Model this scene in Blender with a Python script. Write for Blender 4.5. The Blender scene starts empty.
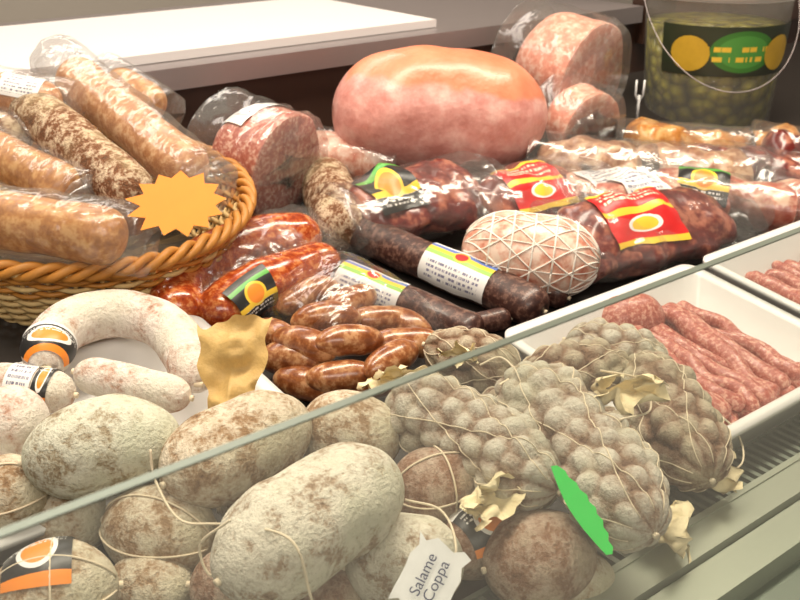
import bpy, math, random
from mathutils import Vector, Matrix, noise
pi=math.pi
# layout of the counter in world millimetres: key, x y z triples, last value = radius
LAY="""f1 192 757 133 321 720 129 43;f2 278 668 122 430 687 124 42;f3 433 701 106 501 631 97 43;f4 253 530 124 429 557 132 47;f5 372 544 66 461 499 60 41;f6 477 488 48 574 455 44 43;f7 453 585 81 540 562 78 38;f8 240 713 78 303 636 68 41;f9 214 660 51 277 625 46 31;f10 124 645 99 208 607 94 38;f11 152 785 97 213 762 94 35;f12 182 873 118 246 842 115 35;f13 265 608 64 315 568 59 32;f14 460 526 43 551 527 44 34
u1 339 693 55 431 667 52 37;u2 438 583 41 516 564 38 36;u3 189 759 64 257 746 62 35;u4 333 568 39 388 532 34 33;u5 270 753 63 343 739 61 37;u6 431 701 56 495 643 49 39;u7 516 470 15 594 446 12 26
k1 525 672 122 554 481 98 39;k2 630 618 125 574 393 96 43;k3 799 599 93 721 439 62 43;k4 669 645 99 787 595 92 35;k5 769 675 103 827 576 90 33;k6 647 774 96 699 674 83 33;k7 626 657 60 726 638 58 37;k8 676 576 45 798 518 37 41
h1 269 911 133 296 960 140 334 979 142 375 970 141 402 928 136 402 870 128 385 807 120 26;h2 286 874 139 360 779 126 19;h3 217 954 119 285 882 110 22
s1 451 995 96 490 1064 107 565 1114 115 651 1123 118 723 1090 114 35;s2 481 981 92 554 1012 102 629 1026 103 709 1040 100 34;sp 448 1068 74 755 1238 96 808 1088 76 486 972 61 1;lp 544 976 62 712 1056 72 747 816 41 540 810 40 1
d1 785 1109 109 866 798 66 29;d2 691 1025 92 761 805 62 23;d3 895 901 71 932 818 60 19;d4 734 849 60 831 825 57 16
b1 857 1265 220 1174 1095 197 107;b2 1431 1404 234 1454 1258 215 106;b3 1369 1255 165 1365 1172 152 66;b4 1174 1124 134 1299 1005 118 55;b5 1422 1141 123 1584 1018 107 44;b6 1465 1028 108 1632 855 85 48;b7 1278 976 109 1414 796 84 46;b8 1016 896 97 1297 836 91 66;b9 981 1039 112 1170 1033 114 60;b10 786 1098 128 1001 1093 131 62;b11 857 949 114 985 813 96 56;b12 848 1272 143 756 1081 113 40;b13 871 1371 153 961 1243 136 39;b14 718 1333 191 754 1226 174 81
n2 1144 970 108 1331 926 103 56;n3 1312 1035 122 1474 909 106 50;n4 1435 850 94 1485 683 70 48;n5 1602 979 113 1727 816 91 55;n6 1511 1086 113 1711 963 97 42;n8 1125 1010 118 1284 1002 116 45;n9 980 880 80 1112 847 77 40;n10 1554 829 93 1659 708 77 50;fs 883 724 74 962 688 69 30
c1 511 1400 321 549 1109 229 34;c2 423 1340 304 447 1049 236 31;c3 356 1327 257 400 1128 232 30;c4 285 1153 225 411 1018 207 34;c5 381 1364 318 456 1293 300 30;c6 576 1406 302 601 1309 271 27;c7 356 1342 281 409 1287 262 27;c8 424 1254 188 505 1159 176 32
bs 446 1242 186 1;st 457 971 251 42;pg 1598 1340 109 1628 1281 101 10;bk 1834 1264 97 150;pp 398 766 155 529 694 125 669 518 142 490 511 101 649 442 42 755 466 46 626 688 124 29;gt 514 455 154 523 399 97 8;wl 376 441 122 22
tw1 263 652 170 260 642 148 260 602 133 280 568 139 289 489 169 293 470 126 1;tw2 428 535 115 445 510 111 429 473 107 402 448 83 1;tw3 779 501 100 822 483 58 796 454 44 739 447 53 1;tw4 607 641 138 622 628 147 617 602 143 589 594 142 1;tw5 667 539 155 701 518 142 696 499 120 622 476 147 1;tw6 270 538 165 255 559 138 256 549 116 268 532 134 1
ls 582 977 87 671 985 88 609 910 98 684 922 95 539 958 80 547 879 79 558 893 106 613 867 103 625 884 90 691 856 81 499 883 80 549 830 83 543 826 107 606 811 100 608 826 87 686 782 77 521 815 76 579 780 76 569 773 85 638 786 87 552 796 59 626 774 61 524 878 99 548 826 97 670 889 81 694 830 73 509 845 65 540 808 60 20"""
W={}
for e in LAY.replace('\n',';').split(';'):
    t=e.split(); v=[int(x)/1000 for x in t[1:]]
    W[t[0]]=([Vector(v[i:i+3]) for i in range(0,len(v)-1,3)],v[-1])
def deck(y): return .13*(y-.5)

# ---------------- materials ----------------
def rgb(c): return (c[0],c[1],c[2],1)
class NT:
    def __init__(s,name):
        s.m=bpy.data.materials.new(name); s.m.use_nodes=True
        s.t=s.m.node_tree; s.b=s.t.nodes['Principled BSDF']; s.out=s.t.nodes['Material Output']
        s.tc=s.t.nodes.new('ShaderNodeTexCoord')
    def n(s,ty,**k):
        x=s.t.nodes.new(ty)
        for a,b in k.items(): setattr(x,a,b)
        return x
    def l(s,a,b): s.t.links.new(a,b)
    def noise(s,scale,detail=4,rough=.6,vec=None):
        x=s.n('ShaderNodeTexNoise'); x.inputs['Scale'].default_value=scale; x.inputs['Detail'].default_value=detail; x.inputs['Roughness'].default_value=rough
        s.l(vec or s.tc.outputs['Object'],x.inputs['Vector']); return x.outputs['Fac']
    def vor(s,scale,feat='F1'):
        x=s.n('ShaderNodeTexVoronoi',feature=feat); x.inputs['Scale'].default_value=scale
        s.l(s.tc.outputs['Object'],x.inputs['Vector']); return x.outputs['Distance']
    def ramp(s,fac,stops,const=False):
        x=s.n('ShaderNodeValToRGB'); e=x.color_ramp.elements
        if const: x.color_ramp.interpolation='CONSTANT'
        while len(e)<len(stops): e.new(.5)
        for i,(p,c) in enumerate(stops):
            e[i].position=p; e[i].color=rgb(c) if not isinstance(c,(int,float)) else (c,c,c,1)
        s.l(fac,x.inputs['Fac']); return x.outputs['Color']
    def mix(s,f,a,b,bl='MIX'):
        x=s.n('ShaderNodeMix',data_type='RGBA',blend_type=bl)
        for sock,v in ((x.inputs[0],f),(x.inputs[6],a),(x.inputs[7],b)):
            if isinstance(v,(int,float)): sock.default_value=v if sock==x.inputs[0] else (v,v,v,1)
            elif isinstance(v,(tuple,list)): sock.default_value=rgb(v)
            else: s.l(v,sock)
        return x.outputs[2]
    def math(s,op,a,b=0,clamp=False):
        x=s.n('ShaderNodeMath',operation=op); x.use_clamp=clamp
        for i,v in enumerate((a,b)):
            if isinstance(v,(int,float)): x.inputs[i].default_value=v
            else: s.l(v,x.inputs[i])
        return x.outputs[0]
    def q(s):
        a=s.n('ShaderNodeAttribute'); a.attribute_name='q'
        x=s.n('ShaderNodeSeparateXYZ'); s.l(a.outputs['Vector'],x.inputs[0]); return x.outputs
    def bump(s,h,dist,st=1.0):
        x=s.n('ShaderNodeBump'); x.inputs['Distance'].default_value=dist; x.inputs['Strength'].default_value=st
        s.l(h,x.inputs['Height']); s.l(x.outputs[0],s.b.inputs['Normal']); return x.outputs[0]
    def set(s,col=None,rough=.5,**k):
        if col is not None:
            if isinstance(col,(tuple,list)): s.b.inputs['Base Color'].default_value=rgb(col)
            else: s.l(col,s.b.inputs['Base Color'])
        s.b.inputs['Roughness'].default_value=rough
        for a,v in k.items(): s.b.inputs[a.replace('_',' ')].default_value=v
        return s.m
def mold(name,white,meat,lo=.40,hi=.52,dark=(.14,.08,.05),net=False,sc=26,soft=1.0):
    m=NT(name); n1=m.noise(sc,5,.6); n2=m.noise(240,3,.7); n4=m.noise(80,4,.7)
    f=m.math('ADD',m.math('ADD',m.math('MULTIPLY',n1,.48),m.math('MULTIPLY',n2,.22)),m.math('MULTIPLY',n4,.30))
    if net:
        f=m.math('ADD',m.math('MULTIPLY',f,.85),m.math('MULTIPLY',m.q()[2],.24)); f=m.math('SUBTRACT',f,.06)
    mid=[(a*.6+b*.4) for a,b in zip(white,meat)]
    c=m.ramp(f,[(lo-.09,dark),(lo,meat),((lo+hi)/2,mid),(hi,white),(min(1,hi+.14),[min(1,x*1.12) for x in white])])
    sp=m.ramp(m.noise(140,3,.7),[(.55,0),(.66,1)])
    c=m.mix(m.math('MULTIPLY',sp,.38*soft),c,[x*.75 for x in meat])
    gt=m.ramp(m.noise(16,2),[(.48,0),(.66,1)])
    c=m.mix(m.math('MULTIPLY',gt,.38),c,[white[0]*.74,white[1]*.82,white[2]*.68])
    m.bump(m.math('ADD',n2,m.math('ADD',n4,n1)),.003,.9)
    return m.set(c,.9,Specular_IOR_Level=.15)
def meat(name,a,b,c,scale=170,rough=.25,coat=.3,k=.45):
    m=NT(name); v=m.noise(scale,3,.7); n=m.noise(20,3)
    col=m.ramp(v,[(.36,a),(.5,b),(.62,c)])
    col=m.mix(m.math('MULTIPLY',n,k),col,a)
    m.bump(v,.001,.5)
    return m.set(col,rough,Coat_Weight=coat,Coat_Roughness=.12)
def plain(name,c,rough=.5,nz=.12,sc=60,bump=.0,**k):
    m=NT(name); n=m.noise(sc,4)
    col=m.mix(n,[x*(1-nz) for x in c],[min(1,x*(1+nz)) for x in c])
    if bump: m.bump(n,bump)
    return m.set(col,rough,**k)
def film(name,tint=(1,1,1),gl=.05,haze=.03,sc=30,bd=.004,rough=.16,fz=.3):
    m=NT(name); t=m.t
    tr=m.n('ShaderNodeBsdfTransparent'); tr.inputs[0].default_value=rgb(tint)
    g=m.n('ShaderNodeBsdfGlossy'); g.inputs['Roughness'].default_value=rough
    d=m.n('ShaderNodeBsdfDiffuse'); d.inputs[0].default_value=(.9,.87,.82,1)
    fr=m.n('ShaderNodeLayerWeight'); fr.inputs['Blend'].default_value=.2
    f=m.math('ADD',m.math('MULTIPLY',fr.outputs['Facing'],fz),gl,True)
    if bd:
        b=m.n('ShaderNodeBump'); b.inputs['Distance'].default_value=bd
        h=m.math('ABSOLUTE',m.math('SUBTRACT',m.noise(sc,2,.5),.5)); m.l(h,b.inputs['Height'])
        m.l(b.outputs[0],g.inputs['Normal']); m.l(b.outputs[0],fr.inputs['Normal'])
    a=m.n('ShaderNodeMixShader'); a.inputs[0].default_value=haze; m.l(tr.outputs[0],a.inputs[1]); m.l(d.outputs[0],a.inputs[2])
    x=m.n('ShaderNodeMixShader'); m.l(f,x.inputs[0]); m.l(a.outputs[0],x.inputs[1]); m.l(g.outputs[0],x.inputs[2])
    m.l(x.outputs[0],m.out.inputs['Surface']); return m.m
def label(name,bands,oval=None,ocol=(.8,.1,.05),oc2=(.9,.75,.1),text=None,tb=(.1,.9),nl=6):
    m=NT(name); q=m.q(); c=m.ramp(q[1],bands,True)
    if oval:
        u=m.math('DIVIDE',m.math('SUBTRACT',q[0],oval[0]),oval[2]); v=m.math('DIVIDE',m.math('SUBTRACT',q[1],oval[1]),oval[3])
        r=m.math('ADD',m.math('MULTIPLY',u,u),m.math('MULTIPLY',v,v))
        c=m.mix(m.math('LESS_THAN',r,1),c,oc2); c=m.mix(m.math('LESS_THAN',r,.6),c,ocol)
    if text:
        fr=m.math('FRACT',m.math('MULTIPLY',q[1],nl)); on=m.math('GREATER_THAN',fr,.5)
        w=m.n('ShaderNodeTexNoise'); w.noise_dimensions='2D'; w.inputs['Scale'].default_value=1
        cb=m.n('ShaderNodeCombineXYZ'); m.l(m.math('MULTIPLY',q[0],45),cb.inputs[0]); m.l(m.math('MULTIPLY',m.math('FLOOR',m.math('MULTIPLY',q[1],nl)),7.3),cb.inputs[1]); m.l(cb.outputs[0],w.inputs['Vector'])
        k=m.math('MULTIPLY',on,m.math('GREATER_THAN',w.outputs['Fac'],.48))
        k=m.math('MULTIPLY',k,m.math('GREATER_THAN',q[1],tb[0])); k=m.math('MULTIPLY',k,m.math('LESS_THAN',q[1],tb[1]))
        k=m.math('MULTIPLY',k,m.math('GREATER_THAN',q[0],.1)); k=m.math('MULTIPLY',k,m.math('LESS_THAN',q[0],.9))
        c=m.mix(k,c,text)
    return m.set(c,.35)

M={}
M['mwhite']=mold('mould_white_casing',(.69,.645,.54),(.36,.26,.175),.42,.50)
M['mgrey']=mold('mould_grey_green_casing',(.60,.59,.48),(.32,.26,.17),.42,.50)
M['mpink']=mold('mould_pink_casing',(.74,.67,.60),(.48,.29,.21),.41,.52,soft=.7)
M['mtan']=mold('mould_tan_casing',(.62,.55,.43),(.32,.21,.12),.44,.54)
M['mbrown']=mold('brown_casing_dusted',(.47,.37,.29),(.24,.13,.08),.44,.57)
M['mnet']=mold('netted_casing',(.54,.50,.42),(.28,.19,.13),.41,.57,dark=(.11,.06,.04),net=True)
M['mnet2']=mold('netted_casing_brown',(.46,.40,.30),(.23,.14,.09),.43,.60,dark=(.09,.05,.03),net=True)
M['mstick']=mold('mottled_stick_casing',(.62,.48,.34),(.21,.085,.04),.47,.57,sc=60)
M['tan']=meat('tan_sausage_casing',(.36,.135,.04),(.52,.235,.085),(.72,.46,.25),90,.4,.25)
M['tan2']=meat('golden_sausage_casing',(.30,.11,.02),(.47,.20,.045),(.66,.38,.14),65,.4,.25)
M['red']=meat('red_chorizo',(.24,.028,.006),(.44,.075,.014),(.70,.28,.09),100,.2,.6)
M['link']=meat('link_sausage_casing',(.17,.045,.012),(.32,.11,.035),(.60,.33,.16),70,.28,.45)
M['dark']=meat('dark_smoked_casing',(.032,.010,.008),(.07,.024,.016),(.21,.11,.08),110,.45,.2)
M['cut']=meat('cut_salami_face',(.34,.07,.045),(.50,.165,.11),(.80,.55,.43),130,.4,.2)
M['cutp']=meat('cut_mortadella_face',(.62,.22,.15),(.76,.35,.25),(.90,.64,.51),60,.45,.2)
M['raw']=meat('fresh_minced_sausage',(.32,.065,.045),(.46,.13,.09),(.72,.41,.31),190,.45,.2)
M['darkmeat']=meat('cured_dark_meat',(.07,.006,.006),(.17,.018,.013),(.48,.17,.10),28,.3,.4)
M['orangeham']=meat('cured_orange_ham',(.34,.11,.018),(.54,.23,.05),(.76,.48,.20),28,.35,.4)
M['pinkpack']=meat('pancetta_meat',(.32,.06,.035),(.52,.19,.13),(.82,.62,.46),28,.3,.4)
M['fat']=meat('pancetta_fat',(.56,.19,.12),(.78,.50,.38),(.90,.78,.66),40,.4,.3)
M['greyham']=meat('grey_brown_ham',(.22,.09,.05),(.40,.23,.14),(.66,.48,.32),35,.4,.3)
M['plast']=film('clear_plastic_film',gl=.04,sc=26); M['plast2']=film('vacuum_pack_film',gl=.04,haze=.02,sc=50,bd=.003)
M['plast3']=film('crinkled_bag_film',gl=.045,haze=.05,sc=34,bd=.005,rough=.22)
M['glass']=film('case_glass',(.965,.98,.96),.025,.05,bd=0,rough=.02,fz=.22)
M['twine']=plain('twine',(.70,.60,.44),.9); M['net']=plain('white_netting',(.88,.82,.74),.8)
M['paper']=plain('parchment_tan',(.56,.37,.13),.6,.25,80,.002); M['paperw']=plain('parchment_cream',(.80,.69,.44),.7,.15,80,.002)
M['tray']=plain('white_plastic_tray',(.74,.73,.71),.3,.03,10)
M['steel']=plain('brushed_steel',(.31,.27,.27),.35,.05,20,Metallic=.6)
M['alu']=plain('anodised_rail',(.40,.43,.35),.32,.04,20,Metallic=.5)
M['alu2']=plain('anodised_rail_dark',(.20,.23,.19),.35,.04,20,Metallic=.5)
M['deckm']=plain('deck_metal',(.03,.025,.022),.45,.1,20,Metallic=.2)
M['black']=plain('black_plastic',(.02,.02,.02),.5); M['recess']=plain('dark_brown_panel',(.045,.02,.012),.5,.3,6)
M['board']=plain('white_cutting_board',(.66,.63,.63),.5,.02,8)
M['green']=plain('neon_green_card',(.03,.80,.10),.5,.05); M['orange']=plain('orange_card',(.95,.28,.02),.6,.08,30)
M['white']=plain('white_plastic',(.80,.80,.80),.4)
M['wick1']=plain('wicker_cream',(.68,.48,.21),.6,.25,50,.001); M['wick2']=plain('wicker_orange_brown',(.50,.21,.035),.5,.3,50,.001)
K=(.02,.02,.02);Wh=(.80,.79,.77);Or=(.85,.26,.03);Ye=(.82,.55,.05);Re=(.60,.022,.022);Gr=(.10,.40,.06)
M['lblack']=label('label_black_orange',[(0,Or),(.16,K),(.8,K),(.86,Wh)],(.5,.5,.3,.28),Or,Wh,Wh,(.6,.8),14)
M['lwhite']=label('label_white_printed',[(0,Wh),(.5,Wh)],None,text=(.12,.12,.2),nl=9)
M['lwg']=label('label_white_green',[(0,Wh),(.62,(.3,.55,.12)),(.72,Ye),(.82,(.12,.2,.5)),(.92,Wh)],(.5,.78,.12,.13),Re,Ye,(.2,.2,.3),(.1,.55),10)
M['lred']=label('label_red_yellow',[(0,Ye),(.10,Re),(.5,Ye),(.58,Re),(.94,Ye)],(.5,.34,.22,.13),Ye,Wh,(.85,.8,.6),(.64,.9),11)
M['lyb']=label('label_yellow_black',[(0,K),(.3,Ye),(.42,K),(.75,Gr),(.85,K)],(.5,.52,.26,.26),Or,Ye,Wh,(.1,.3),12)

# ---------------- mesh item ----------------
class Item:
    def __init__(s,name): s.name=name; s.V=[];s.F=[];s.MI=[];s.Q=[];s.mats=[]; s.flatf=set()
    def mi(s,m):
        m=M[m] if isinstance(m,str) else m
        if m not in s.mats: s.mats.append(m)
        return s.mats.index(m)
    def v(s,p,q=(0,0,0)): s.V.append(tuple(p)); s.Q.append(tuple(q)); return len(s.V)-1
    def f(s,ids,k): s.F.append(ids); s.MI.append(k)
    def rings(s,rows,mat,close=True,cap=True,qs=None):
        k=s.mi(mat); R=[]
        for j,row in enumerate(rows): R.append([s.v(p,(qs[j][i] if qs else (0,0,0))) for i,p in enumerate(row)])
        n=len(rows[0])
        for j in range(len(R)-1):
            for i in range(n if close else n-1):
                i2=(i+1)%n; s.f((R[j][i],R[j][i2],R[j+1][i2],R[j+1][i]),k)
        if close and cap:
            for row,rev in ((R[0],True),(R[-1],False)):
                c=Vector((0,0,0))
                for a in row: c+=Vector(s.V[a])
                c=s.v(c/n,s.Q[row[0]])
                for i in range(n):
                    a,b=row[i],row[(i+1)%n]; s.f((b,a,c) if rev else (a,b,c),k)
        return R
    def box(s,lo,hi,mat,fn=None):
        k=s.mi(mat); c=[]
        for z in (lo[2],hi[2]):
            for x,y in ((lo[0],lo[1]),(hi[0],lo[1]),(hi[0],hi[1]),(lo[0],hi[1])):
                p=(x,y,z); c.append(s.v(fn(p) if fn else p))
        for f in ((3,2,1,0),(4,5,6,7),(0,1,5,4),(1,2,6,5),(2,3,7,6),(3,0,4,7)):
            s.flatf.add(len(s.F)); s.f(tuple(c[i] for i in f),k)
    def done(s,parent=None):
        V=[Vector(v) for v in s.V]
        o=Vector([(min(v[i] for v in V)+max(v[i] for v in V))/2 for i in range(3)])
        me=bpy.data.meshes.new(s.name); me.from_pydata([v-o for v in V],[],s.F)
        for m in s.mats: me.materials.append(m)
        at=me.attributes.new('q','FLOAT_VECTOR','POINT')
        at.data.foreach_set('vector',[x for q in s.Q for x in q])
        me.polygons.foreach_set('material_index',s.MI)
        me.polygons.foreach_set('use_smooth',[i not in s.flatf for i in range(len(s.F))])
        me.update()
        ob=bpy.data.objects.new(s.name,me); ob.location=o; bpy.context.collection.objects.link(ob)
        if parent: ob.parent=parent
        return ob
def nz(p,f,seed=0): return noise.noise(Vector(p)*f+Vector((seed*3.1,seed*1.7,seed)))
def hsh(a,b,c): x=math.sin(a*12.9898+b*78.233+c*37.719)*43758.5453; return x-math.floor(x)
def cells(x,y,A,seed):
    # jittered hexagonal lumps; x periodic in A. returns 0 in grooves .. 1 on lump tops
    F1=F2=9.;hk=0
    iy0=math.floor(y)
    for iy in (iy0-1,iy0,iy0+1):
        off=.5*(iy%2)
        ix0=math.floor(x-off)
        for ix in (ix0-1,ix0,ix0+1):
            kx=ix%A
            dx=ix+.5+off+(hsh(kx,iy,seed)-.5)*.6-x; dy=iy+.5+(hsh(kx,iy,seed+7)-.5)*.55-y
            d=math.sqrt(dx*dx+dy*dy)
            if d<F1: F2=F1;F1=d;hk=hsh(kx,iy,seed+3)
            elif d<F2: F2=d
    return (.55*min(1,(F2-F1)*1.5)**.7+.45*max(0,1-F1*F1*1.8))*(.72+.36*hk)
def crv(pts,t):
    n=len(pts)-1
    x=min(max(t,0),1)*n; i=min(int(x),n-1); u=x-i
    if n==1: return pts[0].lerp(pts[1],t)
    p1,p2=pts[i],pts[i+1]; p0=pts[i-1] if i>0 else p1*2-p2; p3=pts[i+2] if i+2<=n else p2*2-p1
    return .5*((2*p1)+(p2-p0)*u+(2*p0-5*p1+4*p2-p3)*u*u+(3*p1-p0-3*p2+p3)*u**3)
def frame(pts,s,roll=0):
    a=crv(pts,max(0,s-.01)); b=crv(pts,min(1,s+.01)); t=(b-a).normalized()
    up=Vector((0,0,1)) if abs(t.z)<.9 else Vector((0,1,0))
    side=t.cross(up).normalized(); up=side.cross(t)
    if roll:
        cr,sr=math.cos(roll),math.sin(roll); side,up=side*cr-up*sr,up*cr+side*sr
    return crv(pts,s),t,side,up
def body(it,pts,r,mat,e=1.0,nr=44,ns=44,flat=1,lump=.05,lf=14,net=None,cut=0,cutmat=None,seed=0,taper=0,m=2.0,roll=0):
    L=sum((crv(pts,(i+1)/20)-crv(pts,i/20)).length for i in range(20))
    a=min(e*r,L/2*.999)
    if net: NB=max(3,round(L/(2*pi*r/net[0])*1.1))
    def surf(s,th,off=0):
        c,t,sd,up=frame(pts,s,roll)
        d=min(s,1-s)*L if not cut else (s*L if cut==1 else (1-s)*L)
        x=min(1,d/a); p=max(1e-4,(1-(1-x)**m))**(1/m)
        rr=r*p*(1+taper*(s-.5))
        dr=sd*math.cos(th)+up*(math.sin(th)*flat)
        q=c+dr*rr
        k=nz(q,lf,seed)*lump*2+nz(q,lf*3,seed)*lump*.6
        b=nz(q,40,seed)
        if net:
            A,amp=net
            b=cells((th/(2*pi)*A)%A,s*NB,A,seed); k+=amp*(b-.6)
        return q+dr.normalized()*(k*rr+off),b
    rows=[];qs=[]
    for j in range(nr+1):
        s=(.5-.5*math.cos(pi*j/nr)) if not cut else j/nr
        s=min(max(s,.0008),.9992) if not cut else s
        if cut==1: s=max(s,.001)
        row=[];qq=[]
        for i in range(ns):
            th=2*pi*i/ns; p,b=surf(s,th); row.append(p); qq.append((s,i/ns,b))
        rows.append(row); qs.append(qq)
    it.rings(rows,mat,True,not cut,qs)
    if cut:
        row=rows[-1]; c=sum(row,Vector())/len(row); tt=frame(pts,1)[1]; rr=[]
        for f in (1,.97,.7,.35,.02): rr.append([c+(p-c)*f+tt*(0 if f==1 else .002) for p in row])
        it.rings(rr,cutmat or mat,True,True)
        it.rings([list(reversed(rows[0])),[sum(rows[0],Vector())/len(row)+(p-c)*.01 for p in reversed(rows[0])]],mat,True,False)
    it.surf=surf; return surf
def tube(it,pts,r,mat,sides=6):
    rows=[]
    for i,p in enumerate(pts):
        t=(pts[min(i+1,len(pts)-1)]-pts[max(i-1,0)]).normalized()
        up=Vector((0,0,1)) if abs(t.z)<.9 else Vector((1,0,0))
        sd=t.cross(up).normalized(); u=sd.cross(t)
        rows.append([p+sd*math.cos(2*pi*k/sides)*r+u*math.sin(2*pi*k/sides)*r for k in range(sides)])
    it.rings(rows,mat)
def strand(it,surf,path,mat='twine',r=.0010,off=.0008,n=40):
    pts=[]
    for a in range(len(path)-1):
        for i in range(n if a==len(path)-2 else n-1):
            f=i/(n-1); s=path[a][0]*(1-f)+path[a+1][0]*f; th=path[a][1]*(1-f)+path[a+1][1]*f
            pts.append(surf(s,th,off)[0])
    tube(it,pts,r,mat,5)
def patch(it,surf,s0,s1,t0,t1,mat,off=.0015,n=14,flip=False):
    rows=[];qs=[]
    for j in range(n+1):
        rows.append([surf(s0+(s1-s0)*i/n,t0+(t1-t0)*j/n,off)[0] for i in range(n+1)])
        qs.append([((j/n,i/n,0) if flip else (i/n,j/n,0)) for i in range(n+1)])
    it.rings(rows,mat,False,False,qs)
def wrap(it,pts,r,mat='plast',seed=0,ext=.55,fat=1.1,flat=1,wf=20,wa=.045,roll=0):
    d0=(pts[0]-pts[1]).normalized(); d1=(pts[-1]-pts[-2]).normalized()
    P=[pts[0]+d0*r*ext]+list(pts)+[pts[-1]+d1*r*ext]
    rows=[];nr=48;ns=44
    for j in range(nr+1):
        s=j/nr; c,t,sd,up=frame(P,s,roll)
        e=min(1,min(s,1-s)*len(P)*1.6); hh=.12+.95*min(1,e)**.7; row=[]
        for i in range(ns):
            th=2*pi*i/ns; q=c+sd*math.cos(th)*r*fat*(.8+.25*hh)+up*math.sin(th)*r*fat*hh*flat
            k=1-abs(nz(q,wf,seed))*4
            row.append(q+(sd*math.cos(th)+up*math.sin(th))*(wa*r*k+(1-e)*.25*r*nz(q,30,seed+4)))
        rows.append(row)
    it.rings(rows,mat,True,False)
def quadpack(it,c,h,mat,seed=0,n=44,wr=.003,p=2.2):
    rows=[]
    for j in range(n+1):
        row=[]
        for i in range(n+1):
            u=i/n;v=j/n
            q=c[0]*(1-u)*(1-v)+c[1]*u*(1-v)+c[2]*u*v+c[3]*(1-u)*v
            k=(1-abs(2*u-1)**p)*(1-abs(2*v-1)**p)
            q=q+Vector((0,0,.004+h*k**.5+wr*(1-abs(nz(q,28,seed))*3)+.006*nz(q,14,seed+2)))
            row.append(q)
        rows.append(row)
    it.rings(rows,mat,False,False)
def crumple(it,c,d,L,Wd,mat,seed=0,n=36,m_=16,open_=.9):
    d=Vector(d).normalized(); sd=d.cross(Vector((0,0,1))).normalized(); up=sd.cross(d)
    rows=[]
    for j in range(m_+1):
        a=j/m_; row=[]
        for i in range(n+1):
            ph=2*pi*open_*i/n+seed
            rr=.1+a**.8; rf=1+.25*math.sin(ph*6+seed*2)*a+.35*nz((math.cos(ph)*2,math.sin(ph)*2,a*3),1.3,seed)
            q=c+d*(a*L*(1+.3*nz((ph*2,a,seed),1)))+sd*math.cos(ph)*Wd*rr*rf+up*math.sin(ph)*Wd*.45*rr*rf
            q+=Vector((nz(q,75,seed),nz(q,75,seed+1),nz(q,75,seed+2)))*.012*a
            row.append(q)
        rows.append(row)
    it.rings(rows,mat,False,False)
def sheet(it,c,ux,uy,w,h,mat,seed=0,n=22,cr=.006,fr=40,fold=.2,taper=0):
    rows=[];qs=[]
    nn=ux.cross(uy).normalized()
    for j in range(n+1):
        row=[];q_=[]
        for i in range(n+1):
            u=i/n-.5;v=j/n-.5
            jx=1+.25*nz((v*3,seed,0),1.5)+taper*v; q=c+ux*u*w*jx+uy*v*h*(1+(.25*nz((u*3,seed,4),1.5)))+nn*(fold*abs(u)*w)
            k=(1-abs(nz(q,fr,seed))*4)*cr+nz(q,fr*.5,seed+3)*cr*1.5
            row.append(q+nn*k); q_.append((i/n,j/n,0))
        rows.append(row);qs.append(q_)
    it.rings(rows,mat,False,False,qs)

# ---------------- salami ----------------
def salami(key,mat,lump=.05,ends=True,tie=0,net=None,lab=None,e=1.5,seed=1,nt=44,name='cured_salami',m=2.0,flat=1,r=None):
    pts,rr=W[key]; rr=r or rr; it=Item(name)
    a,b=pts[0],pts[-1]
    sf=body(it,pts,rr,mat,e=e,lump=lump,net=net,nr=nt if not net else 92,ns=44 if not net else 92,seed=seed,m=m,flat=flat)
    if ends:
        for pp,qq in ((a,b),(b,a)):
            d=(pp-qq).normalized()
            tube(it,[pp-d*.006,pp+d*.002,pp+d*.003],.003,'twine',8)
    if tie:
        strand(it,sf,[(.02,0),(.98,.3)]); strand(it,sf,[(.02,1.5),(.98,1.3)]); strand(it,sf,[(.02,3.2),(.98,3.0)])
        if tie>1: strand(it,sf,[(.5,0),(.5,2*pi)])
    if net:
        for k in range(5):
            strand(it,sf,[(.03,k*1.257),(.97,k*1.257+1.6)],'twine',.0006,.0004,60); strand(it,sf,[(.03,k*1.257),(.97,k*1.257-1.6)],'twine',.0006,.0004,60)
    if lab: patch(it,sf,*lab)
    return it,sf
def S(*a,**k):
    it,sf=salami(*a,**k); it.done(); return sf
S('u1','mtan',seed=1);S('u2','mbrown',seed=2);S('u3','mtan',seed=3);S('u4','mbrown',seed=4);S('u5','mtan',seed=5);S('u6','mtan',seed=6);S('u7','mtan',seed=61)
S('f1','mgrey',seed=7,lump=.08);S('f2','mtan',seed=8,lump=.07);S('f3','mtan',seed=9,lump=.07)
S('f5','mwhite',seed=11,lump=.08);S('f6','mbrown',seed=12,lump=.06);S('f7','mbrown',seed=13,tie=2)
S('f8','mtan',seed=14,tie=1);S('f9','mtan',seed=15);S('f11','mtan',seed=17,tie=1);S('f12','mpink',seed=18);S('f13','mbrown',seed=19)
S('f10','mtan',seed=16,tie=2,lab=(.12,.66,.8,2.6,'lblack'))
S('f14','mbrown',seed=20,lab=(.2,.8,.3,2.0,'lblack'))
S('f4','mwhite',seed=10,lump=.08)
nn_='netted_salami'
S('k7','mnet2',net=(9,.26),seed=31,name=nn_);S('k8','mnet2',net=(9,.26),seed=32,name=nn_)
S('k1','mnet',net=(10,.25),seed=33,name=nn_,e=1.2,lump=.10);S('k2','mnet',net=(10,.25),seed=34,name=nn_,e=1.4,lump=.10)
S('k3','mnet2',net=(10,.25),seed=35,name=nn_,lump=.10);S('k4','mnet2',net=(9,.25),seed=36,name=nn_,lump=.10)
S('k5','mnet',net=(9,.25),seed=37,name=nn_,lump=.10);S('k6','mnet2',net=(9,.20),seed=38,name=nn_,lump=.10)
for k in ('tw1','tw2','tw3','tw4','tw5','tw6'):
    pts=W[k][0]; it=Item('twine_loop'); tube(it,[crv(pts,i/60) for i in range(61)],.0011,'twine',5); it.done()
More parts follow.
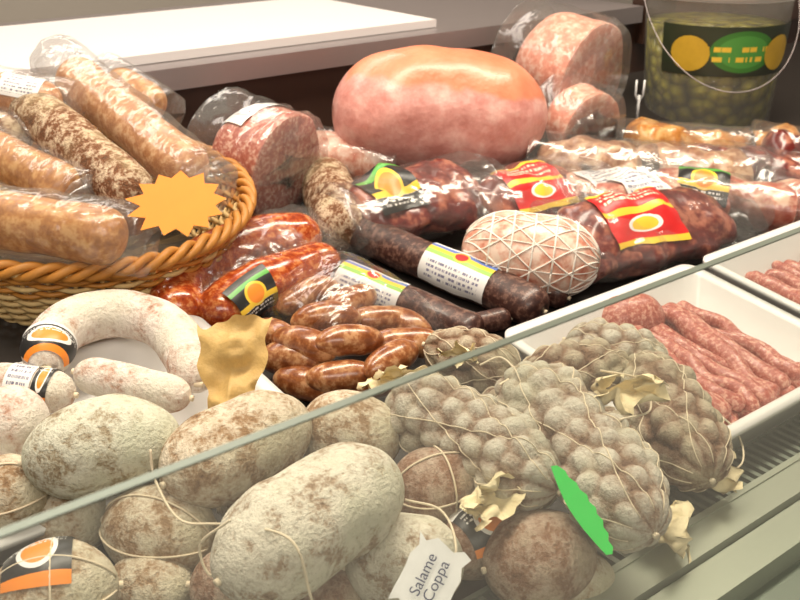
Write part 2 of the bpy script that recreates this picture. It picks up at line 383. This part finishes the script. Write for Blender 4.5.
it,sf=salami('h1','mpink',lump=.05,e=1.2,seed=41,nt=70,name='horseshoe_salami'); patch(it,sf,.02,.13,-.3,2.9,'lblack',flip=True); it.done()
it,sf=salami('h2','mpink',lump=.05,e=1.2,seed=42); it.done()
it,sf=salami('h3','mpink',lump=.04,e=1.2,seed=43); patch(it,sf,.35,.62,-.2,2.6,'lwhite'); patch(it,sf,.64,.8,-.2,2.6,'lblack'); it.done()
it=Item('vacuum_packed_chorizo')
body(it,W['s1'][0],W['s1'][1],'red',e=1,nr=70,lump=.07,seed=3); body(it,W['s2'][0],W['s2'][1],'red',e=1,nr=60,lump=.07,seed=5)
sf=it.surf; patch(it,sf,.1,.42,-.3,1.2,'lyb',off=.004)
quadpack(it,W['sp'][0],.066,'plast3',3,wr=.004); it.done()
it=Item('chorizo_link_cluster'); L=W['ls'][0]
for i in range(0,len(L),2):
    a,b=L[i],L[i+1]; mid=(a+b)/2; d=(b-a).normalized()*max(.042,(b-a).length*.55); bow=Vector((0,0,.004))
    body(it,[mid-d,mid+bow,mid+d],.0185,'link',e=1.9,nr=26,ns=22,lump=.10,seed=i)
quadpack(it,W['lp'][0],.092,'plast2',5,wr=.003); it.done()
it,sf=salami('d1','dark',lump=.07,e=.8,seed=51,nt=60,name='smoked_salami',m=2.5); patch(it,sf,.44,.76,-.5,1.9,'lwg'); it.done()
it,sf=salami('d2','dark',lump=.07,e=.8,seed=52,nt=60,name='smoked_salami',m=2.5); patch(it,sf,.1,.52,-.5,1.9,'lwg'); it.done()
it,sf=salami('d3','dark',lump=.1,e=.8,seed=53,name='smoked_salami'); it.done()
it,sf=salami('d4','dark',lump=.1,e=.8,seed=54,name='smoked_salami'); it.done()
# ---------------- back row ----------------
hm=NT('cooked_ham_surface'); sx=hm.n('ShaderNodeSeparateXYZ'); hm.l(hm.tc.outputs['Object'],sx.inputs[0])
g=hm.math('ADD',hm.math('ADD',sx.outputs[2],hm.math('MULTIPLY',sx.outputs[0],.12)),hm.math('MULTIPLY',hm.noise(9,3),.07))
pk=hm.ramp(hm.noise(26,4,.65),[(.35,(.64,.25,.21)),(.52,(.76,.36,.31)),(.68,(.86,.52,.45))])
og=hm.ramp(hm.noise(16,3),[(.3,(.72,.19,.09)),(.7,(.82,.30,.17))])
c=hm.mix(hm.ramp(g,[(.084,0),(.092,1)]),pk,og)
hm.bump(hm.noise(14,4),.012,.5); M['ham']=hm.set(c,.42,Coat_Weight=.3,Coat_Roughness=.18)
pts,r=W['b1']; it=Item('cooked_ham'); back=Vector((.05,.06,0))
body(it,[p+back for p in pts],r,'ham',e=1.5,m=2.1,lump=.09,lf=5,nr=60,ns=60,seed=6,taper=-.16); it.done()
pts,r=W['b2']; it=Item('cut_mortadella'); body(it,pts,r,'cutp',e=.8,cut=1,lump=.03,seed=3); wrap(it,pts,r,seed=2,ext=.02,fat=1.02,wa=.02); it.done()
pts,r=W['b3']; it=Item('wrapped_salami_end'); body(it,pts,r,'cutp',e=.8,cut=1,lump=.05,seed=3,cutmat=M['cutp']); wrap(it,pts,r,seed=3,ext=.1,wa=.02); it.done()
def pack(key,name,mat,lab=None,flat=.8,e=.9,seed=0,lump=.08,w=True,m=2.6,cut=0,cutmat=None,roll=0,taper=0):
    pts,r=W[key]; it=Item(name); sf=body(it,pts,r,mat,e=e,flat=flat,lump=lump,seed=seed,m=m,cut=cut,cutmat=cutmat,lf=18,roll=roll,taper=taper)
    if lab: patch(it,sf,*lab,off=.004)
    if w: wrap(it,pts,r,'plast',seed=seed,flat=flat,roll=roll,ext=.3)
    it.done()
pack('b4','wrapped_ham_shank','greyham',seed=4,lump=.18,taper=.4)
pack('b5','cured_ham_hock','orangeham',seed=5,lump=.24,taper=-.6)
pack('n6','cured_ham_hock','orangeham',seed=25,lump=.22,taper=.5)
pack('b6','packed_bresaola','darkmeat',seed=6,flat=.6,roll=.3,lump=.14)
pack('n3','packed_ham_piece','greyham',seed=26,lump=.18,flat=.6,roll=.4)
pack('b7','packed_pancetta','pinkpack',(.2,.55,.1,2.0,'lyb'),seed=7,cut=1,cutmat=M['cut'],lump=.1)
pack('b8','packed_speck','darkmeat',(.15,.58,.8,2.3,'lred'),seed=8,flat=.5,lump=.14,roll=.45,taper=-.3)
pack('b9','packed_speck','darkmeat',(.2,.8,.8,2.4,'lred'),seed=9,flat=.5,lump=.12,roll=.5,taper=.3)
pack('b10','packed_bresaola','darkmeat',(.08,.44,.8,2.4,'lyb'),seed=10,lump=.18,flat=.6,roll=.3)
pack('n2','packed_pancetta','pinkpack',(.2,.6,.8,2.2,'lwhite'),seed=22,lump=.16,flat=.5,roll=.3)
pack('n4','packed_pancetta','pinkpack',seed=24,lump=.16)
pack('n5','packed_bresaola','darkmeat',seed=27,lump=.16,flat=.7,roll=.3)
pack('n10','packed_bresaola','darkmeat',seed=30,lump=.16)
pack('n8','packed_ham_piece','fat',(.2,.7,.8,2.2,'lwhite'),seed=29,lump=.12,flat=.5,roll=.3)
pack('n9','packed_speck','darkmeat',seed=31,lump=.18,flat=.6,roll=.3)
pack('b12','cured_salami','mstick',seed=12,w=False,flat=1,e=1.3,lump=.06)
pack('b13','wrapped_salami','fat',seed=13,flat=1)
pts,r=W['b14']; it=Item('cut_salami'); body(it,pts,r,'cut',e=.8,cut=1,cutmat=M['cut'],lump=.05,seed=14); sf=it.surf
patch(it,sf,.1,.6,.9,2.2,'lwhite',off=.003); wrap(it,pts,r,seed=14,ext=.05,fat=1.03); it.done()
pts,r=W['b11']; it=Item('netted_rolled_pancetta'); sf=body(it,pts,r,'fat',e=1.3,lump=.03,seed=15)
for k in range(10):
    o=k*2*pi/10
    strand(it,sf,[(.02,o),(.98,o+2.4)],'net',.0012); strand(it,sf,[(.02,o),(.98,o-2.4)],'net',.0012)
    strand(it,sf,[(.02,o),(.98,o)],'net',.0009)
for s in (.2,.35,.5,.65,.8): strand(it,sf,[(s,0),(s,2*pi)],'net',.0014)
it.done()
it=Item('fresh_sausage'); body(it,W['fs'][0],W['fs'][1],'raw',e=1,lump=.06); it.done()
# ---------------- basket ----------------
C=W['bs'][0][0].copy(); zb=deck(C.y)-.005; Rr=.218;Rb=.155;H=.105
it=Item('wicker_basket'); nst=44
def bp(a,h,off=0):
    r=Rb+(Rr-Rb)*h**.8+off; return Vector((C.x+math.cos(a)*r,C.y+math.sin(a)*r,zb+.13*(math.sin(a)*r)+h*H))
for k in range(nst): a=2*pi*k/nst; tube(it,[bp(a,h/8) for h in range(9)],.0028,'wick1',6)
nrow=17
for j in range(nrow):
    h=(j+.5)/nrow; n=nst*5
    tube(it,[bp(2*pi*i/n,h,.0045*math.cos(pi*(i/5+j))) for i in range(n+1)],.0033,'wick2' if j>9 and j%4 else 'wick1',6)
for k in range(3):
    n=260; tube(it,[bp(2*pi*i/n,1)+Vector((math.cos(2*pi*i/n)*.007*math.cos(i*.42+k*2.1),math.sin(2*pi*i/n)*.007*math.cos(i*.42+k*2.1),.007*math.sin(i*.42+k*2.1))) for i in range(n+1)],.0054,'wick2',7)
rows=[[Vector((C.x+math.cos(2*pi*i/40)*rr,C.y+math.sin(2*pi*i/40)*rr,zb+.004+.13*math.sin(2*pi*i/40)*rr)) for i in range(40)] for rr in (Rb,.08,.01)]
it.rings(rows,'wick1'); bask=it.done()
def stick(key,mat,lab=None,seed=0,w=True,lump=.06,e=1.1,name='wrapped_salami_stick'):
    pts,r=W[key]; it=Item(name); sf=body(it,pts,r,mat,e=e,lump=lump,seed=seed,nr=50,m=2.4)
    if lab: patch(it,sf,*lab)
    if w: wrap(it,pts,r,'plast3',seed=seed,ext=.9,wf=30,wa=.07,fat=1.13)
    it.done()
stick('c8','tan',seed=8,w=False);stick('c1','tan',seed=1);stick('c2','mstick',seed=2,w=False);stick('c3','tan2',seed=3,lump=.08);stick('c4','tan2',seed=4)
stick('c5','tan',seed=5,lab=(.3,.8,.3,1.8,'lwhite'));stick('c6','tan2',seed=6);stick('c7','mstick',seed=7)
it=Item('star_price_tag'); c=W['st'][0][0]; r=.044; ux=Vector((.80,-.58,.18)).normalized(); nn=Vector((-.35,-.62,.70)).normalized(); uy=nn.cross(ux).normalized(); ux=uy.cross(nn)
random.seed(4); ring=[]
for i in range(26):
    a=2*pi*i/26; rr=r*(1.0+.16*random.random() if i%2==0 else .80); ring.append(c+ux*math.cos(a)*rr*1.15+uy*math.sin(a)*rr*.88)
for sg,mt in ((.001,'orange'),(-.001,'paper')):
    k=it.mi(mt); ids=[it.v(p+nn*sg) for p in ring]; cc=it.v(c+nn*sg)
    for i in range(26):
        it.flatf.add(len(it.F)); a,b=ids[i],ids[(i+1)%26]; it.f((a,b,cc) if sg>0 else (b,a,cc),k)
tube(it,[c-nn*.002,c+Vector((0,.03,-.02)),c+Vector((0,.05,-.05))],.0015,'white',6)
it.done()
# ---------------- bucket ----------------
B=W['bk'][0][0].copy(); B.z=deck(B.y)-.01; Rk=.148;Hk=.27
ol=NT('green_olives'); v=ol.vor(38); col=ol.ramp(v,[(0,(.38,.35,.06)),(.5,(.20,.18,.03)),(.9,(.04,.04,.01))]); ol.bump(v,-.01); M['olive']=ol.set(col,.3)
M['buck']=film('translucent_bucket',(.94,.94,.88),.03,.10,bd=0,rough=.1); M['lid']=film('bucket_rim',(.9,.9,.9),.05,.40,bd=0)
M['lbk']=label('bucket_label_green',[(0,(.03,.035,.02)),(.2,(.03,.04,.02))],(.5,.5,.2,.42),(.08,.30,.05),(.05,.2,.03),Ye,(.3,.7),5)
it=Item('olive_bucket')
def br(h): return Rk*(.88+.12*h)
def rg(r,z,n=56): return [Vector((B.x+math.cos(2*pi*i/n)*r,B.y+math.sin(2*pi*i/n)*r,B.z+z)) for i in range(n)]
it.rings([rg(br(h/10),h/10*Hk) for h in range(11)],'buck',True,False)
it.rings([rg(.001,.004),rg(br(0)*.97,.004),rg(br(.5)*.97,Hk*.35),rg(br(.75)*.97,Hk*.72),rg(.001,Hk*.73)],'olive',True,False)
it.rings([rg(br(1)+.000,Hk*.93),rg(br(1)+.008,Hk*.93),rg(br(1)+.008,Hk*1.0),rg(br(1)-.004,Hk*1.01),rg(.001,Hk*1.0)],'lid',True,False)
def bs(s,th,off=0):
    h=.40+.36*s; return Vector((B.x+math.cos(th)*(br(h)+off),B.y+math.sin(th)*(br(h)+off),B.z+h*Hk)),0
patch(it,bs,0,1,-3.3,-.9,'lbk',off=.002,n=30,flip=True)
def disc(th0,mat):
    k=it.mi(mat); ids=[]
    for i in range(20):
        a=2*pi*i/20; th=th0+math.cos(a)*.28; h=.56+math.sin(a)*.13; ids.append(it.v(Vector((B.x+math.cos(th)*(br(h)+.0035),B.y+math.sin(th)*(br(h)+.0035),B.z+h*Hk))))
    cid=it.v(Vector((B.x+math.cos(th0)*(br(.56)+.005),B.y+math.sin(th0)*(br(.56)+.005),B.z+.56*Hk)))
    for i in range(20): it.f((ids[i],ids[(i+1)%20],cid),k)
M['yel']=plain('label_yellow',(.58,.36,.03),.4)
disc(-2.85,'yel');disc(-1.5,'yel')
hp=[]
for i in range(41):
    a=pi*i/40; hp.append(Vector((B.x-.785*math.cos(a)*(br(1)+.01)-.62*math.sin(a)*.18,B.y+.62*math.cos(a)*(br(1)+.01)-.785*math.sin(a)*.18,B.z+Hk*.95-math.sin(a)*.17)))
tube(it,hp,.0012,'steel',6); it.done()
for p in W['pg'][0]:
    it=Item('price_tag_fork'); b=Vector(p); b.z=deck(b.y); side=Vector((.785,-.62,0))
    tube(it,[b,b+Vector((0,0,.055))],.003,'white',6)
    for sg in (-1,1): tube(it,[b+Vector((0,0,.04)),b+side*.008*sg+Vector((0,0,.055)),b+side*.008*sg+Vector((0,0,.085))],.0022,'white',6)
    it.done()
# ---------------- papers ----------------
pp=W['pp'][0]
it=Item('parchment_wrapper'); sheet(it,pp[0],Vector((.80,-.60,.1)).normalized(),Vector((.35,.45,.8)).normalized(),.060,.09,'paper',1,cr=.006,fr=34,fold=-.5,taper=.6); it.done()
for i,(c,d,m_,L_,w_) in enumerate([(pp[1],(-.2,-.6,.3),'paperw',.045,.024),(pp[2],(-.3,-.7,.5),'paperw',.055,.030),(pp[3],(.1,-.8,.4),'paperw',.045,.028),(pp[4],(.5,-.7,.05),'paperw',.05,.030),(pp[5],(.5,-.5,.0),'paperw',.045,.025),(pp[6],(-.5,-.3,.3),'paperw',.035,.018)]):
    it=Item('parchment_wrapper'); crumple(it,c-Vector(d).normalized()*L_*.5,d,L_,w_,m_,i+1); it.done()
a,b=W['gt'][0]; it=Item('green_price_tag'); d=(b-a); sd=Vector((.785,-.62,.2)).normalized(); n2=d.cross(sd).normalized()
nb=14
left=[a+d*(i/nb)+sd*(.004+.002*(i%2)+ .007*math.sin(pi*i/nb)) for i in range(nb+1)]
right=[a+d*(i/nb)-sd*(.006*math.sin(pi*i/nb)+.001) for i in range(nb+1)]
it.rings([left,right],'green',False,False); it.rings([[p+n2*.001 for p in left],[p+n2*.001 for p in right]],'green',False,False)
for i in range(len(it.F)): it.flatf.add(i)
it.done()
c=W['wl'][0][0]; it=Item('product_label'); nn=Vector((-.4,-.6,.62)).normalized(); u0=Vector((.785,-.62,0)); u0=(u0-nn*u0.dot(nn)).normalized(); v0=nn.cross(u0)
ux=u0*math.cos(1.1)+v0*math.sin(1.1); uy=nn.cross(ux).normalized()
sheet(it,c,ux,uy,.052,.040,'white',0,n=6,cr=.0003,fold=0); lab=it.done()
M['ink']=plain('ink',(.04,.05,.12),.6)
cu=bpy.data.curves.new('printed_text','FONT'); cu.body="Salame\nCoppa"; cu.size=.0115; cu.align_x='CENTER'; cu.space_line=.9
to=bpy.data.objects.new('printed_text',cu); bpy.context.collection.objects.link(to); cu.materials.append(M['ink'])
to.matrix_world=Matrix.Translation(c+nn*.002+uy*.002)@Matrix((ux,uy,nn)).transposed().to_4x4()
bpy.context.view_layer.update(); to.parent=lab; to.matrix_parent_inverse=lab.matrix_world.inverted()
# ---------------- trays ----------------
def tray(x0,x1,y0,y1,h,name='meat_tray'):
    it=Item(name)
    def rr(i,z,rad=.02):
        pts=[]; X0,X1,Y0,Y1=x0+i,x1-i,y0+i,y1-i
        for cx,cyy,a0 in ((X1-rad,Y1-rad,0),(X0+rad,Y1-rad,pi/2),(X0+rad,Y0+rad,pi),(X1-rad,Y0+rad,1.5*pi)):
            for k in range(7):
                a=a0+k*pi/12; x=cx+math.cos(a)*rad; y=cyy+math.sin(a)*rad; pts.append(Vector((x,y,deck(y)+z)))
        return pts
    prof=[(.024,.002),(.004,h-.006),(-.004,h-.006),(-.004,h),(.006,h+.001),(.012,h-.004),(.030,.007),(.12,.006)]
    it.rings([rr(i,z) for i,z in prof],'tray'); return it.done()
tray(.73,1.072,.475,.735,.07);tray(1.10,1.60,.475,.735,.07);tray(.08,.47,.74,.985,.045)
def coils(x0,x1,y0,y1,zb,name,mat,r=.0095,seed=0):
    it=Item(name); random.seed(seed)
    for lay in range(3):
        x=x0+lay*r
        while x<x1-lay*r:
            pts=[]
            dx=random.uniform(-.03,.03)
            for k in range(7):
                y=y0+(y1-y0)*k/6; pts.append(Vector((min(x1,max(x0,x+dx*(k/3-1)+random.uniform(-.008,.008))),y+(random.uniform(-.010,.008) if k in(0,6) else 0),deck(y)+zb+r*(1+lay*1.6)+random.uniform(-.004,.004))))
            body(it,pts,r*random.uniform(.9,1.3),mat,e=1,nr=34,ns=14,lump=.18,seed=lay+int(x*100)); x+=r*1.9
    it.done()
coils(.775,1.040,.510,.700,.006,'fresh_sausage_row','raw',seed=1)
coils(1.14,1.57,.510,.700,.006,'fresh_sausage_row','raw',seed=2)
# ---------------- case ----------------
case=bpy.data.objects.new('refrigerated_display_case',None); bpy.context.collection.objects.link(case)
X0,X1=-1.2,3.4
def part(name,boxes,fn=None):
    it=Item(name)
    for lo,hi,mt in boxes: it.box(lo,hi,mt,fn)
    return it.done(case)
it=Item('deck'); it.box((X0,.497,-.03),(X1,1.52,0),'deckm',lambda p:(p[0],p[1],p[2]+deck(p[1])-.001)); it.done(case)
b=[((X0,.444,-.02),(X1,.497,.004),'black')]
x=.2
while x<2.2: b.append(((x,.447,.004),(x+.006,.494,.017),'alu2')); x+=.013
b+=[((X0,.440,-.02),(X1,.447,.02),'alu'),((X0,.492,-.02),(X1,.497,.02),'alu2')]
part('vent_grille',b)
part('front_rail',[((X0,.408,-.05),(X1,.440,.018),'alu'),((X0,.403,-.05),(X1,.408,.008),'alu2'),((X0,.366,-.05),(X1,.403,.014),'alu'),((X0,.30,-.06),(X1,.366,-.01),'alu2')])
part('front_glass',[((X0,.357,-.01),(X1,.363,.3485),'glass')])
part('glass_edge_trim',[((X0,.3572,.3486),(X1,.3628,.3496),'alu2')])
part('front_panel',[((X0,.28,-.85),(X1,.32,-.06),'alu'),((X0,.32,-.85),(X1,1.5,-.06),'alu2')])
part('rear_panel',[((X0,1.52,-.85),(X1,1.54,.248),'recess'),((1.90,1.50,.2),(X1,1.54,.75),'recess')])
part('rear_shelf',[((X0,1.50,.250),(1.89,2.15,.286),'steel')])
it=Item('cutting_board'); it.box((-.2,1.555,.287),(1.32,2.0,.302),'board'); it.done()
# ---------------- room ----------------
M['wallm']=plain('shop_wall_paint',(.55,.50,.44),.8,.05,3); M['floorm']=plain('shop_floor_tile',(.35,.33,.30),.5,.1,3)
for nm,lo,hi,mt in (('floor',(-4,-3,-.9),(6,4,-.85),'floorm'),('wall_back',(-4,4,-.85),(6,4.1,2.2),'wallm'),('ceiling',(-4,-3,2.2),(6,4,2.3),'wallm')):
    it=Item(nm); it.box(lo,hi,mt); it.done()
def area(name,loc,tgt,sx,sy,pw,col):
    l=bpy.data.lights.new(name,'AREA'); l.shape='RECTANGLE'; l.size=sx; l.size_y=sy; l.energy=pw; l.color=col
    o=bpy.data.objects.new(name,l); bpy.context.collection.objects.link(o); o.location=loc
    o.rotation_euler=(Vector(tgt)-Vector(loc)).to_track_quat('-Z','Y').to_euler(); return o
area('ceiling_light_panel',(1.1,.95,2.1),(1.1,.95,0),3.0,.35,90,(1,.88,.71))
area('ceiling_light_panel',(.6,2.6,1.9),(1,1,0),3,.4,32,(1,.92,.82))
area('ceiling_light_panel',(-.6,-1.2,2.0),(.8,.9,0),2.4,.8,40,(1,.91,.79))
w=bpy.data.worlds.new('World'); bpy.context.scene.world=w; w.use_nodes=True; w.node_tree.nodes['Background'].inputs[0].default_value=(1,.88,.77,1); w.node_tree.nodes['Background'].inputs[1].default_value=.38
cam=bpy.data.cameras.new('Camera'); cam.lens=45; cam.sensor_width=36; cam.clip_start=.02
cam.dof.use_dof=True; cam.dof.focus_distance=.95; cam.dof.aperture_fstop=14
co=bpy.data.objects.new('Camera',cam); bpy.context.collection.objects.link(co)
co.location=(0,0,.6); co.rotation_euler=(math.radians(66),0,math.radians(-38.3))
bpy.context.scene.camera=co
sc=bpy.context.scene; sc.view_settings.view_transform='Standard'; sc.view_settings.look='None'
